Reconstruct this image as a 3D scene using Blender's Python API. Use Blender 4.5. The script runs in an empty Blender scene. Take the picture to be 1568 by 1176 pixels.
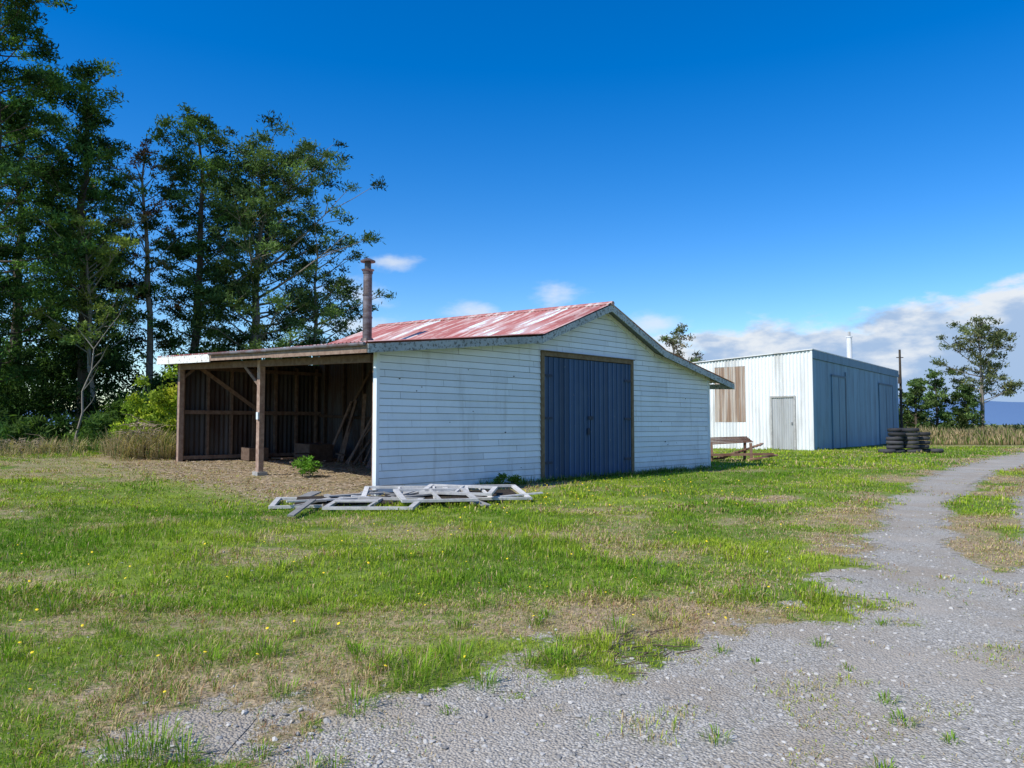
import bpy, math, random
import numpy as np
from mathutils import Vector
random.seed(7); rng=np.random.default_rng(7)
sc=bpy.context.scene
sc.view_settings.view_transform='Standard'; sc.view_settings.look='None'; sc.view_settings.exposure=0
# ------------------------------------------------------------ noise
_T=np.random.default_rng(99).random((8,256,256))
def vn(x,y,s,seed=0,octs=3):
    x=np.asarray(x,float)/s; y=np.asarray(y,float)/s; r=0;a=1;t=0
    for o in range(octs):
        T=_T[(seed+o)%8]; xi=np.floor(x).astype(int); yi=np.floor(y).astype(int)
        fx=x-xi; fy=y-yi; fx=fx*fx*(3-2*fx); fy=fy*fy*(3-2*fy)
        A=T[xi%256,yi%256];B=T[(xi+1)%256,yi%256];C=T[xi%256,(yi+1)%256];D=T[(xi+1)%256,(yi+1)%256]
        r=r+a*((A*(1-fx)+B*fx)*(1-fy)+(C*(1-fx)+D*fx)*fy); t+=a; a*=.5; x=x*2.03+17.3; y=y*2.03+5.1
    return r/t
def ss(a,b,x):
    t=np.clip((np.asarray(x,float)-a)/(b-a),0,1); return t*t*(3-2*t)
def sdist(x,y,poly):
    x=np.asarray(x,float);y=np.asarray(y,float); d=np.full(x.shape,1e9); ins=np.zeros(x.shape,bool); n=len(poly)
    for i in range(n):
        x0,y0=poly[i];x1,y1=poly[(i+1)%n]; dx,dy=x1-x0,y1-y0; L=dx*dx+dy*dy+1e-9
        t=np.clip(((x-x0)*dx+(y-y0)*dy)/L,0,1); d=np.minimum(d,np.hypot(x-x0-t*dx,y-y0-t*dy))
        if abs(dy)>1e-9:
            c=((y0>y)!=(y1>y))&(x<(x1-x0)*(y-y0)/(y1-y0)+x0); ins^=c
    return np.where(ins,d,-d)
# ------------------------------------------------------------ layout
CX,CY=-3.08,17.0; K=.035
def uv(x,y): return (x-CX)*.7+(y-CY)*.714, (x-CX)*-.714+(y-CY)*.7
def W(u,v,h): return (CX+.7*u-.714*v, CY+.714*u+.7*v, h+K*v)
ROAD=[(60,73),(38,54),(26.2,40.2),(18.6,31.2),(13.2,24.2),(9.6,18.6),(7.2,15),(5.7,12.3),(4.3,9.6),(3.5,7.8),(2.7,6.6),(1.95,6.2),(1.23,6.5),(.75,5.9),(.4,5.4),(.07,5.0),(-.74,4.55),(-1.6,4.2),(-1.3,3.4),(-1.6,2.0),(-1.5,-8),(14,-8),(12,6),(13,12),(17,18),(24,25),(33,35),(44,47),(66,68)]
STRIP=[(36,46.8),(25,34.8),(17,26.2),(12.5,20.3),(9.5,16.1),(7.6,13.1),(6.1,10.6),(5.4,9.2),(5.4,8.4),(6.1,8.6),(7.0,10.4),(8.3,12.3),(10.4,15.6),(13.8,20.0),(18.6,26.4),(27,35),(37,45.6)]
def gravel(x,y):
    n=vn(x,y,1.1,1,4)-.5; n2=vn(x,y,.25,3,2)-.5; a=1-.68*ss(2.5,7,x)
    d=sdist(x,y,ROAD)+n*2.2*a+n2*1.0*a
    s=sdist(x,y,STRIP)+n*.5+n2*.25
    g=ss(-.25,.55,d)*(1-ss(-.15,.15,s))
    return g
def dry(x,y):
    n=vn(x,y,1.6,2,4); d=sdist(x,y,ROAD)
    e=ss(-2.3,-.2,d)*ss(.34,.60,n)*.85
    u,v=uv(x,y)
    sh=ss(-4.2,-1.0,u)*(1-ss(6,7,u))*ss(-2.2,-.0,v+(n-.5)*4)*(1-ss(13.5,15,v))*.92
    sh2=(ss(-15,-11,u)*(1-ss(-2,0,u)))*ss(1.5,4.5,v+(n-.5)*6)*(1-ss(15,20,v))*.62*ss(.38,.58,n)
    p=.95*np.exp(-(((x-5.4)/1.3)**2+((y-16.6)/1.2)**2)**2)*ss(.25,.45,n)
    q=ss(.56,.72,n)*.55
    st=ss(-.3,.2,sdist(x,y,STRIP))*ss(.4,.6,n)*.8
    far=ss(50,56,y)*.5
    return np.clip(np.maximum.reduce([e,sh,sh2,p,q,st,far]),0,1)
def gh(x,y):
    x=np.asarray(x,float);y=np.asarray(y,float); u,v=uv(x,y)
    r=K*np.clip(v,0,14)*(1-ss(11,19,u))
    b=(vn(x,y,2.2,4,3)-.5)*.10*(1-ss(45,80,y))
    inside=((u>-1)&(u<15.5)&(v>-.8)&(v<12)); b=np.where(inside,b*.15,b)
    g=ss(-.3,.6,sdist(x,y,ROAD)); 
    return r+b*(1-g*.6)-.035*g
# ------------------------------------------------------------ mesh helpers
def link(o,parent=None):
    sc.collection.objects.link(o)
    if parent: o.parent=parent
    return o
def empty(name,loc=(0,0,0)):
    e=bpy.data.objects.new(name,None); e.location=(0,0,0); return link(e)
def np_mesh(name,V,F,mats,mi=None,col=None,smooth=False,parent=None):
    V=np.asarray(V,np.float32);F=np.asarray(F,np.int32);k=F.shape[1]
    me=bpy.data.meshes.new(name); me.vertices.add(len(V)); me.vertices.foreach_set('co',V.ravel())
    me.loops.add(F.size); me.loops.foreach_set('vertex_index',F.ravel())
    me.polygons.add(len(F)); me.polygons.foreach_set('loop_start',np.arange(len(F),dtype=np.int32)*k)
    try: me.polygons.foreach_set('loop_total',np.full(len(F),k,np.int32))
    except Exception: pass
    for m in mats: me.materials.append(m)
    if mi is not None: me.polygons.foreach_set('material_index',np.asarray(mi,np.int32))
    me.polygons.foreach_set('use_smooth',np.full(len(F),smooth,bool))
    me.update(calc_edges=True)
    if col is not None:
        a=me.color_attributes.new('Col','FLOAT_COLOR','POINT')
        c=np.ones((len(V),4),np.float32); c[:,:3]=col; a.data.foreach_set('color',c.ravel())
    return link(bpy.data.objects.new(name,me),parent)
class MB:
    def __init__(s): s.v=[];s.f=[];s.c=[];s.m=[]
    def add(s,vs,fs,col=1.,mi=0):
        b=len(s.v); s.v+= [tuple(p) for p in vs]; s.f+=[tuple(i+b for i in f) for f in fs]
        if not hasattr(col,'__len__'): col=(col,)*3
        s.c+=[tuple(col)]*len(vs); s.m+=[mi]*len(fs)
    def hexa(s,p,col=1.,mi=0):
        s.add(p,[(0,3,2,1),(4,5,6,7),(0,1,5,4),(1,2,6,5),(2,3,7,6),(3,0,4,7)],col,mi)
    def box(s,u0,u1,v0,v1,h0,h1,col=1.,mi=0,T=W):
        s.hexa([T(u0,v0,h0),T(u1,v0,h0),T(u1,v1,h0),T(u0,v1,h0),T(u0,v0,h1),T(u1,v0,h1),T(u1,v1,h1),T(u0,v1,h1)],col,mi)
    def beam(s,a,b,w,d,up=(0,0,1),col=1.,mi=0):
        a=Vector(a);b=Vector(b);t=(b-a).normalized();up=Vector(up)
        r=t.cross(up)
        if r.length<1e-4: r=t.cross(Vector((1,0,0)))
        r.normalize();q=r.cross(t).normalized()
        r*=w/2;q*=d/2
        s.hexa([a-r-q,b-r-q,b+r-q,a+r-q,a-r+q,b-r+q,b+r+q,a+r+q],col,mi)
    def tube(s,pts,rs,n=12,col=1.,cap=True,mi=0):
        pts=[Vector(p) for p in pts]; vs=[];fs=[]
        for i,p in enumerate(pts):
            t=(pts[min(i+1,len(pts)-1)]-pts[max(i-1,0)]).normalized()
            a=t.cross(Vector((.31,.93,.12)));a.normalize();b=t.cross(a)
            for k in range(n):
                q=2*math.pi*k/n; vs.append(p+(a*math.cos(q)+b*math.sin(q))*rs[i])
        for i in range(len(pts)-1):
            for k in range(n): fs.append((i*n+k,i*n+(k+1)%n,(i+1)*n+(k+1)%n,(i+1)*n+k))
        if cap: fs.append(tuple(range(n)));fs.append(tuple((len(pts)-1)*n+k for k in range(n)))
        s.add(vs,fs,col,mi)
    def corr(s,o,wv,ov,amp=.011,pitch=.09,rows=2,spp=6,col=1.,colf=None,mi=0,sag=0):
        o=Vector(o);wv=Vector(wv);ov=Vector(ov);L=wv.length;n=int(L/pitch*spp)+1
        nr=wv.cross(ov).normalized();b=len(s.v)
        for j in range(rows+1):
            for i in range(n+1):
                d=L*i/n; p=o+wv*(i/n)+ov*(j/rows)+nr*(amp*math.sin(2*math.pi*d/pitch))
                if sag: p=p+Vector((0,0,sag*math.sin(i*.013+j*2)))
                s.v.append(tuple(p)); c=colf(d,j/rows) if colf else col
                s.c.append(tuple(c) if hasattr(c,'__len__') else (c,)*3)
        for j in range(rows):
            for i in range(n):
                a=b+j*(n+1)+i; s.f.append((a,a+1,a+n+2,a+n+1)); s.m.append(mi)
    def build(s,name,mats,parent=None,smooth=False,bev=0):
        me=bpy.data.meshes.new(name); me.from_pydata(s.v,[],s.f)
        if not isinstance(mats,(list,tuple)): mats=[mats]
        for m in mats: me.materials.append(m)
        me.polygons.foreach_set('material_index',s.m)
        me.polygons.foreach_set('use_smooth',[smooth]*len(s.f))
        a=me.color_attributes.new('Col','FLOAT_COLOR','POINT')
        c=np.ones((len(s.v),4),np.float32); c[:,:3]=np.array(s.c); a.data.foreach_set('color',c.ravel())
        me.update(); o=link(bpy.data.objects.new(name,me),parent)
        if bev:
            m=o.modifiers.new('b','BEVEL');m.width=bev;m.segments=1
        return o
# ------------------------------------------------------------ materials
class M:
    def __init__(s,name,rough=.8,spec=.3):
        s.m=bpy.data.materials.new(name);s.m.use_nodes=True;s.t=s.m.node_tree
        s.b=s.t.nodes['Principled BSDF'];s.b.inputs['Roughness'].default_value=rough
        s.b.inputs['Specular IOR Level'].default_value=spec
        s.tc=s.n('ShaderNodeTexCoord').outputs['Object']
    def n(s,t,**k):
        x=s.t.nodes.new(t)
        for a,b in k.items(): setattr(x,a,b)
        return x
    def set(s,sock,v):
        if isinstance(v,bpy.types.NodeSocket): s.t.links.new(v,sock)
        elif hasattr(v,'__len__'): sock.default_value=tuple(v)+((1,) if len(v)==3 and len(sock.default_value)==4 else ())
        else: sock.default_value=v
    def vec(s,scale=(1,1,1),rot=(0,0,0),src=None):
        x=s.n('ShaderNodeMapping');s.set(x.inputs['Vector'],src or s.tc);x.inputs['Scale'].default_value=scale;x.inputs['Rotation'].default_value=rot;return x.outputs[0]
    def noise(s,sc=5,det=4,ro=.55,vec=None):
        x=s.n('ShaderNodeTexNoise');x.inputs['Scale'].default_value=sc;x.inputs['Detail'].default_value=det;x.inputs['Roughness'].default_value=ro
        s.set(x.inputs['Vector'],vec or s.tc);return x.outputs['Fac']
    def vor(s,sc=5,feat='F1',out='Distance',vec=None):
        x=s.n('ShaderNodeTexVoronoi',feature=feat);x.inputs['Scale'].default_value=sc;s.set(x.inputs['Vector'],vec or s.tc);return x.outputs[out]
    def ramp(s,f,a,b):
        x=s.n('ShaderNodeMapRange',interpolation_type='SMOOTHSTEP');s.set(x.inputs[0],f);x.inputs[1].default_value=a;x.inputs[2].default_value=b;return x.outputs[0]
    def mix(s,f,a,b,mode='MIX'):
        x=s.n('ShaderNodeMix',data_type='RGBA',blend_type=mode);s.set(x.inputs[0],f);s.set(x.inputs[6],a);s.set(x.inputs[7],b);return x.outputs[2]
    def math(s,op,a,b=0.):
        x=s.n('ShaderNodeMath',operation=op);s.set(x.inputs[0],a);s.set(x.inputs[1],b);return x.outputs[0]
    def attr(s,name,out='Color'):
        x=s.n('ShaderNodeAttribute',attribute_name=name);return x.outputs[out]
    def bump(s,h,st=.3,d=.01):
        x=s.n('ShaderNodeBump');x.inputs['Strength'].default_value=st;x.inputs['Distance'].default_value=d;s.set(x.inputs['Height'],h);s.t.links.new(x.outputs[0],s.b.inputs['Normal'])
    def col(s,c): s.set(s.b.inputs['Base Color'],c)
def paint(name,base,dirt=(.35,.34,.3),wood=(.25,.22,.19),peel=.66,rough=.65,dirtamt=.5,spk=9,grime=False):
    m=M(name,rough)
    n=m.noise(1.3,5,.6);c=m.mix(m.math('MULTIPLY',m.ramp(n,.42,.75),dirtamt),base,dirt)
    n3=m.noise(14,3,.6); c=m.mix(m.math('MULTIPLY',n3,.2),c,dirt)
    n2=m.noise(spk,8,.7); c=m.mix(m.ramp(n2,peel,peel+.04),c,wood)
    if grime:  # splash dirt near the ground and vertical run-off streaks
        sp=m.n('ShaderNodeSeparateXYZ'); m.set(sp.inputs[0],m.tc)
        lo=m.ramp(m.math('ADD',sp.outputs[2],m.math('MULTIPLY',m.noise(3,5,.6),.9)),1.05,.35); c=m.mix(m.math('MULTIPLY',lo,.45),c,(.40,.42,.36))
        sk=m.noise(4.5,5,.6,m.vec((1,1,.10))); c=m.mix(m.math('MULTIPLY',m.ramp(sk,.52,.72),.38),c,(.45,.48,.47))
    c=m.mix(1,c,m.attr('Col'),'MULTIPLY'); m.col(c); m.bump(n2,.25,.004); return m.m
def wood(name,a,b,sc=(1,1,1)):
    m=M(name,.85,.2); n=m.noise(7,7,.65); n2=m.noise(40,4,.6)
    c=m.mix(m.ramp(n,.3,.7),a,b); c=m.mix(m.math('MULTIPLY',n2,.4),c,tuple(x*.45 for x in a)); c=m.mix(1,c,m.attr('Col'),'MULTIPLY'); m.col(c); m.bump(n2,.4,.005); return m.m
m_white=paint('white_weatherboard_paint',(.80,.88,.93),(.60,.67,.70),(.40,.42,.40),.72,.65,.4,12,True)
m_barge=paint('peeling_barge_paint',(.50,.55,.55),(.30,.34,.33),(.17,.18,.16),.53,.8,.7,14)
m_bargew=paint('peeling_white_fascia',(.80,.80,.76),(.6,.58,.52),(.25,.21,.17),.57,.8,.3)
m_blue=paint('blue_iron_paint',(.030,.072,.15),(.05,.095,.17),(.12,.15,.17),.64,.5,.7)
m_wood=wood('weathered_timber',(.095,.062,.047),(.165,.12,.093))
m_frame=wood('door_frame_timber',(.17,.12,.07),(.27,.21,.13))
m_grey=wood('grey_timber',(.42,.41,.39),(.62,.61,.58))
m_dark=wood('dark_timber',(.05,.04,.03),(.10,.08,.06))
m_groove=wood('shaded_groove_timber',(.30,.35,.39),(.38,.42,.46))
def iron(name,base,rust,lo,hi,rough=.5,stretch=(1,1,.25),metal=0.,fleck=.72,rot=(0,0,0),fc=None):
    m=M(name,rough,.4); m.b.inputs['Metallic'].default_value=metal
    v=m.vec(stretch,(0,0,0),m.vec((1,1,1),rot)); n=m.noise(1.6,6,.62,v); n2=m.noise(12,6,.7,v)
    c=m.mix(m.ramp(n,lo,hi),base,rust); c=m.mix(m.ramp(n2,fleck,fleck+.06),c,fc or tuple(x*.55 for x in rust)); c=m.mix(1,c,m.attr('Col'),'MULTIPLY'); m.col(c); return m.m
m_roof=iron('faded_red_roof',(.43,.15,.13),(.63,.45,.41),.46,.62,.6,(.35,3.,1),rot=(0,0,-.795),fleck=.60,fc=(.26,.10,.07))
m_rust=iron('rusty_iron',(.16,.08,.05),(.24,.15,.10),.4,.6,.8)
m_galv=iron('whitewashed_iron',(.80,.82,.82),(.60,.60,.58),.45,.7,.55,(1,1,.15),fleck=.66,fc=(.45,.40,.35))
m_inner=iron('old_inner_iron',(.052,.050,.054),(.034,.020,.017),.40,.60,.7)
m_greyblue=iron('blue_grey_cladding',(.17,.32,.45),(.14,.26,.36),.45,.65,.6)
m_flue=iron('flue_steel',(.22,.20,.21),(.12,.09,.08),.4,.6,.45,(1,1,2),.3)
def plain(name,c,rough=.8,var=.3):
    m=M(name,rough,.3); n=m.noise(6,5); k=m.mix(n,tuple(x*(1-var) for x in c),tuple(x*(1+var) for x in c)); k=m.mix(1,k,m.attr('Col'),'MULTIPLY'); m.col(k); return m.m
m_tyre=plain('tyre_rubber',(.035,.035,.037),.75); m_bark=plain('bark',(.10,.08,.06),.95,.5); m_palebark=plain('pale_bark',(.24,.215,.18),.9,.3)
def leafmat(name,tr=.35):
    m=M(name,.6,.25); m.t.nodes.remove(m.b); c=m.attr('Col'); d=m.n('ShaderNodeBsdfDiffuse'); m.set(d.inputs[0],c)
    t=m.n('ShaderNodeBsdfTranslucent'); hs=m.mix(1,c,(1.4,1.6,.7),'MULTIPLY'); m.set(t.inputs[0],hs)
    x=m.n('ShaderNodeMixShader'); x.inputs[0].default_value=tr; m.t.links.new(d.outputs[0],x.inputs[1]);m.t.links.new(t.outputs[0],x.inputs[2])
    m.t.links.new(x.outputs[0],m.t.nodes['Material Output'].inputs[0]); return m.m
m_leaf=leafmat('foliage',.28); m_grass=leafmat('grass_blade',.25)
m_flower=plain('dandelion_yellow',(.85,.62,.02),.6,.1)
m_stone=M('gravel_stone',.85); m_stone.col(m_stone.attr('Col')); m_stone=m_stone.m
# ground material
g=M('ground_cover',.95,.15)
ga=g.attr('gravel','Fac'); da=g.attr('dry','Fac')
e1=g.noise(7,6,.65); e2=g.noise(35,4,.6)
mixn=g.math('ADD',g.math('MULTIPLY',g.math('SUBTRACT',e1,.5),1.7),g.math('MULTIPLY',g.math('SUBTRACT',e2,.5),1.))
gm=g.math('ADD',ga,mixn); gm=g.ramp(gm,.34,.66)
dm=g.math('ADD',da,mixn); dm=g.ramp(dm,.25,.8)
gn=g.noise(1.2,6,.6); gr=g.mix(g.ramp(gn,.35,.65),(.095,.165,.022),(.165,.235,.035)); gr=g.mix(g.ramp(e2,.4,.8),gr,(.12,.12,.04))
gr=g.mix(g.ramp(g.noise(.35,3),.45,.7),gr,(.22,.28,.045))
dr=g.mix(g.ramp(e2,.3,.7),(.17,.125,.08),(.50,.38,.24)); dr=g.mix(g.math('MULTIPLY',g.ramp(g.noise(2.3,5,.6),.4,.65),.45),dr,(.16,.17,.055))
st=g.vor(60,'F1','Color'); sv=g.vor(60,'F1','Distance'); st2=g.vor(22,'F1','Color'); s2d=g.vor(22,'F1','Distance')
bw=g.n('ShaderNodeRGBToBW'); g.set(bw.inputs[0],st); b2=g.n('ShaderNodeRGBToBW'); g.set(b2.inputs[0],st2)
gv=g.mix(g.ramp(bw.outputs[0],.15,.85),(.31,.29,.25),(.55,.52,.455)); gv=g.mix(g.math('MULTIPLY',g.ramp(s2d,.35,.2),.75),gv,g.mix(b2.outputs[0],(.29,.275,.25),(.60,.57,.51)))
gv=g.mix(g.math('MULTIPLY',g.ramp(sv,.35,.75),.5),gv,(.21,.185,.145))
gv=g.mix(g.math('MULTIPLY',g.ramp(g.noise(.9,6,.65),.42,.62),.7),gv,(.34,.285,.215))
gv=g.mix(g.math('MULTIPLY',g.ramp(g.noise(.45,5,.6),.5,.7),.4),gv,(.56,.53,.47))
c=g.mix(dm,gr,dr); c=g.mix(gm,c,gv); g.col(c)
hb=g.math('SUBTRACT',g.math('MULTIPLY',e2,.6),g.math('MULTIPLY',g.math('MULTIPLY',gm,sv),.9)); g.bump(hb,.8,.018)
m_ground=g.m
# ------------------------------------------------------------ ground
def axis(parts):
    out=[]
    for a,b,n in parts: out+=list(np.linspace(a,b,n,endpoint=False))
    return out
xs=np.array([-4000,-1500,-500,-200,-90]+axis([(-60,-20,50),(-20,-6,70),(-6,9,140),(9,30,130),(30,60,60)])+[60,90,200,500,1500,4000])
ys=np.array([-300,-60]+axis([(-12,2,20),(2,12,110),(12,30,130),(30,60,100),(60,100,30)])+[100,130,200,400,900,2000,6000])
X,Y=np.meshgrid(xs,ys); Z=gh(X,Y); nx=len(xs);ny=len(ys)
V=np.stack([X.ravel(),Y.ravel(),Z.ravel()],1)
ii=(np.arange(ny-1)[:,None]*nx+np.arange(nx-1)[None]).ravel(); F=np.stack([ii,ii+1,ii+nx+1,ii+nx],1)
G=gravel(V[:,0],V[:,1]); Dm=dry(V[:,0],V[:,1])
def addattr(o,n,a):
    t=o.data.attributes.new(n,'FLOAT','POINT'); t.data.foreach_set('value',np.asarray(a,np.float32))
o=np_mesh('ground',V,F,[m_ground],smooth=True); addattr(o,'gravel',G);addattr(o,'dry',Dm)
keep=G[F].min(1)>.6; FF=F[keep]; idx,inv=np.unique(FF,return_inverse=True); V2=V[idx].copy(); V2[:,2]+=.004
o=np_mesh('gravel_road',V2,inv.reshape(FF.shape),[m_ground],smooth=True); addattr(o,'gravel',G[idx]);addattr(o,'dry',Dm[idx])
# ------------------------------------------------------------ grass
def blades(n_tufts,per,z0,z1,L0,L1,w0,w1,rad,zpow=1.):
    z=z0+(z1-z0)*rng.random(n_tufts)**zpow; x=(rng.random(n_tufts)*2-1)*(z*.72+1.0)
    G=gravel(x,z);D=dry(x,z); n=vn(x,z,.55,5,3); u,v=uv(x,z)
    foot=(u>-.1)&(u<14.7)&(v>-.02)&(v<11.3)&~((u<5.2)&(v<11))
    lean=(u>-.3)&(u<5.3)&(v>0)&(v<11.2)
    p=(1-G)*(1-.35*D)+.02+.32*G*(vn(x,z,.6,6,2)>.66); p=np.where(foot,0,p); p=np.where(lean,p*.12,p)
    k=rng.random(n_tufts)<p*(.45+.9*n); x=x[k];z=z[k];D=D[k];n=n[k];G=G[k]; m=len(x)
    big=ss(.5,.75,vn(x,z,.7,7,2))
    X=np.repeat(x,per);Z=np.repeat(z,per);N=len(X); a=rng.random(N)*6.283; r=rad*np.sqrt(rng.random(N))
    ca,sa=np.cos(a),np.sin(a); X=X+ca*r;Z=Z+sa*r
    Dr=np.repeat(np.maximum(D,G*.5),per); hb=np.repeat(big,per)
    L=(L0+(L1-L0)*rng.random(N)**1.5)*(.6+.75*hb)*(1-.3*Dr)*np.where(np.repeat(G,per)>.5,.6,1)
    w=w0+(w1-w0)*rng.random(N); ti=rng.random(N)*1.1+.1+Dr*.4
    b=a+rng.normal(0,.6,N); lx,ly=np.cos(b),np.sin(b); px,py=-ly,lx
    H0=gh(X,Z)-.005
    h1=L*.55*np.cos(ti*.5);o1=L*.55*np.sin(ti*.5);h2=h1+L*.45*np.cos(ti*1.35);o2=o1+L*.45*np.sin(ti*1.35); h2=np.maximum(h2,.01)
    P=np.empty((N,4,3),np.float32)
    P[:,0]=np.stack([X,Z,H0],1);P[:,2]=np.stack([X+lx*o2,Z+ly*o2,H0+h2],1)
    P[:,1]=np.stack([X+lx*o1+px*w,Z+ly*o1+py*w,H0+h1],1);P[:,3]=np.stack([X+lx*o1-px*w,Z+ly*o1-py*w,H0+h1],1)
    t=.6*vn(X,Z,1.9,3,3)+.4*vn(X,Z,6,1,2)+rng.normal(0,.08,N); t=ss(.32,.66,t)[:,None]
    green=np.array([.125,.25,.022])*(1-t)+np.array([.34,.42,.040])*t
    straw=np.array([.54,.41,.23])*(.65+.6*rng.random(N))[:,None]; br=np.array([.27,.14,.075])
    straw=np.where(rng.random(N)[:,None]<.2,br,straw)
    pd=np.clip(.10+Dr*.85,0,1); isd=(rng.random(N)<pd)[:,None]
    C=np.where(isd,straw,green*(.65+.7*rng.random(N))[:,None])
    return P.reshape(-1,3),np.repeat(C,4,0)
parts=[blades(24000,12,1.9,7,.03,.13,.0016,.0032,.05),blades(19000,10,6.5,14,.04,.14,.003,.006,.10),
       blades(17000,8,13.5,28,.05,.14,.006,.013,.18),blades(11000,7,27,55,.08,.2,.016,.03,.35)]
V=np.concatenate([p[0] for p in parts]);C=np.concatenate([p[1] for p in parts])
np_mesh('grass',V,np.arange(len(V)).reshape(-1,4),[m_grass],col=C)
def clump_grass(pts,L,col,per=90,rad=.1,w=.003,straw=.12):
    Ps=[];Cs=[]
    for (x,y,s) in pts:
        N=int(per*s); a=rng.random(N)*6.283;r=rad*s*np.sqrt(rng.random(N)); X=x+np.cos(a)*r;Y=y+np.sin(a)*r
        l=L*s*(.4+.8*rng.random(N)); ti=.15+rng.random(N)*1.1; lx,ly=np.cos(a),np.sin(a);px,py=-ly,lx; H=gh(X,Y)-.01
        h1=l*.6*np.cos(ti*.4);o1=l*.6*np.sin(ti*.4);h2=h1+l*.4*np.cos(ti*1.5);o2=o1+l*.4*np.sin(ti*1.5)
        P=np.empty((N,4,3));P[:,0]=np.stack([X,Y,H],1);P[:,2]=np.stack([X+lx*o2,Y+ly*o2,H+h2],1)
        P[:,1]=np.stack([X+lx*o1+px*w,Y+ly*o1+py*w,H+h1],1);P[:,3]=np.stack([X+lx*o1-px*w,Y+ly*o1-py*w,H+h1],1)
        Ps.append(P.reshape(-1,3)); cc=np.array(col)*(.6+.8*rng.random(N))[:,None]; cc=np.where(rng.random(N)[:,None]<straw,np.array([.42,.33,.18])*(.6+.7*rng.random(N))[:,None],cc); Cs.append(np.repeat(cc,4,0))
    return np.concatenate(Ps),np.concatenate(Cs)
def gp(px,py): z=1840/(py-650.); return ((px-784)/1150*z,z)
cl=[gp(a,b)+(s,) for a,b,s in [(250,1140,1.1),(215,1160,1.1),(290,1155,.9),(640,1035,1.3),(700,1010,1.2),(590,1020,1.1),(550,1075,1.),(920,905,1.1),(960,915,1.2),(1000,890,.9),(400,1000,1.),(330,1010,.9),(480,965,1.),(440,1060,.9),(810,1010,.8),(1090,1112,.6),(1345,1055,.55),(1370,1085,.6),(1340,1160,.6),(1440,1110,.45),(1250,975,.6),(1340,945,.6),(870,870,1.),(740,1040,.9),(520,1150,.5),(480,1160,.6),(410,1140,.5),(1205,940,.5),(1100,985,.5),(1290,1010,.4),(1150,1000,.35),(900,1000,.5),(690,1075,.4)]]
for _ in range(80):
    x,y=gp(random.uniform(0,1050),random.uniform(790,1010)); 
    if gravel(np.array([x]),np.array([y]))[0]<.3: cl.append((x,y,random.uniform(.5,1.1)))
V,C=clump_grass(cl,.15,(.18,.31,.03),rad=.12,straw=.2); np_mesh('grass_clumps',V,np.arange(len(V)).reshape(-1,4),[m_grass],col=C)
cl=[]
for _ in range(420):
    x=random.uniform(-27,-12.2);y=random.uniform(28,36)
    if x>-13 and y<30: continue
    if vn(np.array([x]),np.array([y]),2.2,6,2)[0]<.48: continue
    cl.append((x,y,random.uniform(.3,1.3)))
V,C=clump_grass(cl,.5,(.10,.18,.035),per=60,rad=.5,w=.014,straw=.22); np_mesh('rough_grass',V,np.arange(len(V)).reshape(-1,4),[m_grass],col=C)
cl=[W(random.uniform(3,14.6),-.12-random.random()*.2,0)[:2]+(random.uniform(.5,1.1),) for _ in range(110)]
V,C=clump_grass(cl,.24,(.10,.19,.03),per=40,rad=.16,w=.006,straw=.2); np_mesh('wall_foot_grass',V,np.arange(len(V)).reshape(-1,4),[m_grass],col=C)
mb=MB()
for _ in range(240):
    q=random.random()
    px,py=(random.gauss(880,140),random.gauss(755,18)) if q<.6 else (random.uniform(0,1250),random.uniform(780,1110))
    if py<735: continue
    x,y=gp(px,py)
    if gravel(np.array([x]),np.array([y]))[0]>.3: continue
    h=float(gh(x,y))+random.uniform(.06,.12); r=random.uniform(.008,.013)*(1+max(0,y-8)*.04); n=7
    tx,ty=random.uniform(-.5,.5),random.uniform(-.9,.1)
    vs=[(x,y,h+.004)]+[(x+r*math.cos(k*6.283/n),y+r*math.sin(k*6.283/n),h+r*(math.cos(k*6.283/n)*tx+math.sin(k*6.283/n)*-ty)*.8) for k in range(n)]
    mb.add(vs,[(0,k+1,(k+1)%n+1) for k in range(n)])
mb.build('dandelion_flowers',m_flower)
ico=np.array([(0,0,1),(.894,0,.447),(.276,.851,.447),(-.724,.526,.447),(-.724,-.526,.447),(.276,-.851,.447),(.724,.526,-.447),(-.276,.851,-.447),(-.894,0,-.447),(-.276,-.851,-.447),(.724,-.526,-.447),(0,0,-1)])
icf=np.array([(0,1,2),(0,2,3),(0,3,4),(0,4,5),(0,5,1),(1,6,2),(2,7,3),(3,8,4),(4,9,5),(5,10,1),(6,7,2),(7,8,3),(8,9,4),(9,10,5),(10,6,1),(11,7,6),(11,8,7),(11,9,8),(11,10,9),(11,6,10)])
n=36000; z=2+12*rng.random(n)**1.5; x=(rng.random(n)*2-1)*(z*.72+.5); k=rng.random(n)<gravel(x,z)*.95+.04; x=x[k];z=z[k];n=len(x)
s=(.004+.015*rng.random(n)**5)*(1+z*.02); 
P=ico[None]*(.6+.8*rng.random((n,12,1)))*s[:,None,None]*np.array([1,1,.6])*(.7+.6*rng.random((n,1,3))); P+=np.stack([x,z,gh(x,z)+s*.25],1)[:,None]
cs=(.20+.33*rng.random(n))[:,None]*np.array([1,.96,.88]); 
np_mesh('gravel_stones',P.reshape(-1,3),(icf[None]+12*np.arange(n)[:,None,None]).reshape(-1,3),[m_stone],col=np.repeat(cs,12,0))
n=9000; u=rng.uniform(-2.5,5.0,n);v=rng.uniform(.1,11,n); x,y,_=W(u,v,0); k=rng.random(n)<np.where(u<0,.6,1); x=x[k];y=y[k];n=len(x); a=rng.random(n)*6.28;l=.02+.09*rng.random(n)**2;w=.008+.012*rng.random(n); h=gh(x,y)+.008
P=np.empty((n,4,3)); ca,sa=np.cos(a),np.sin(a)
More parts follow.
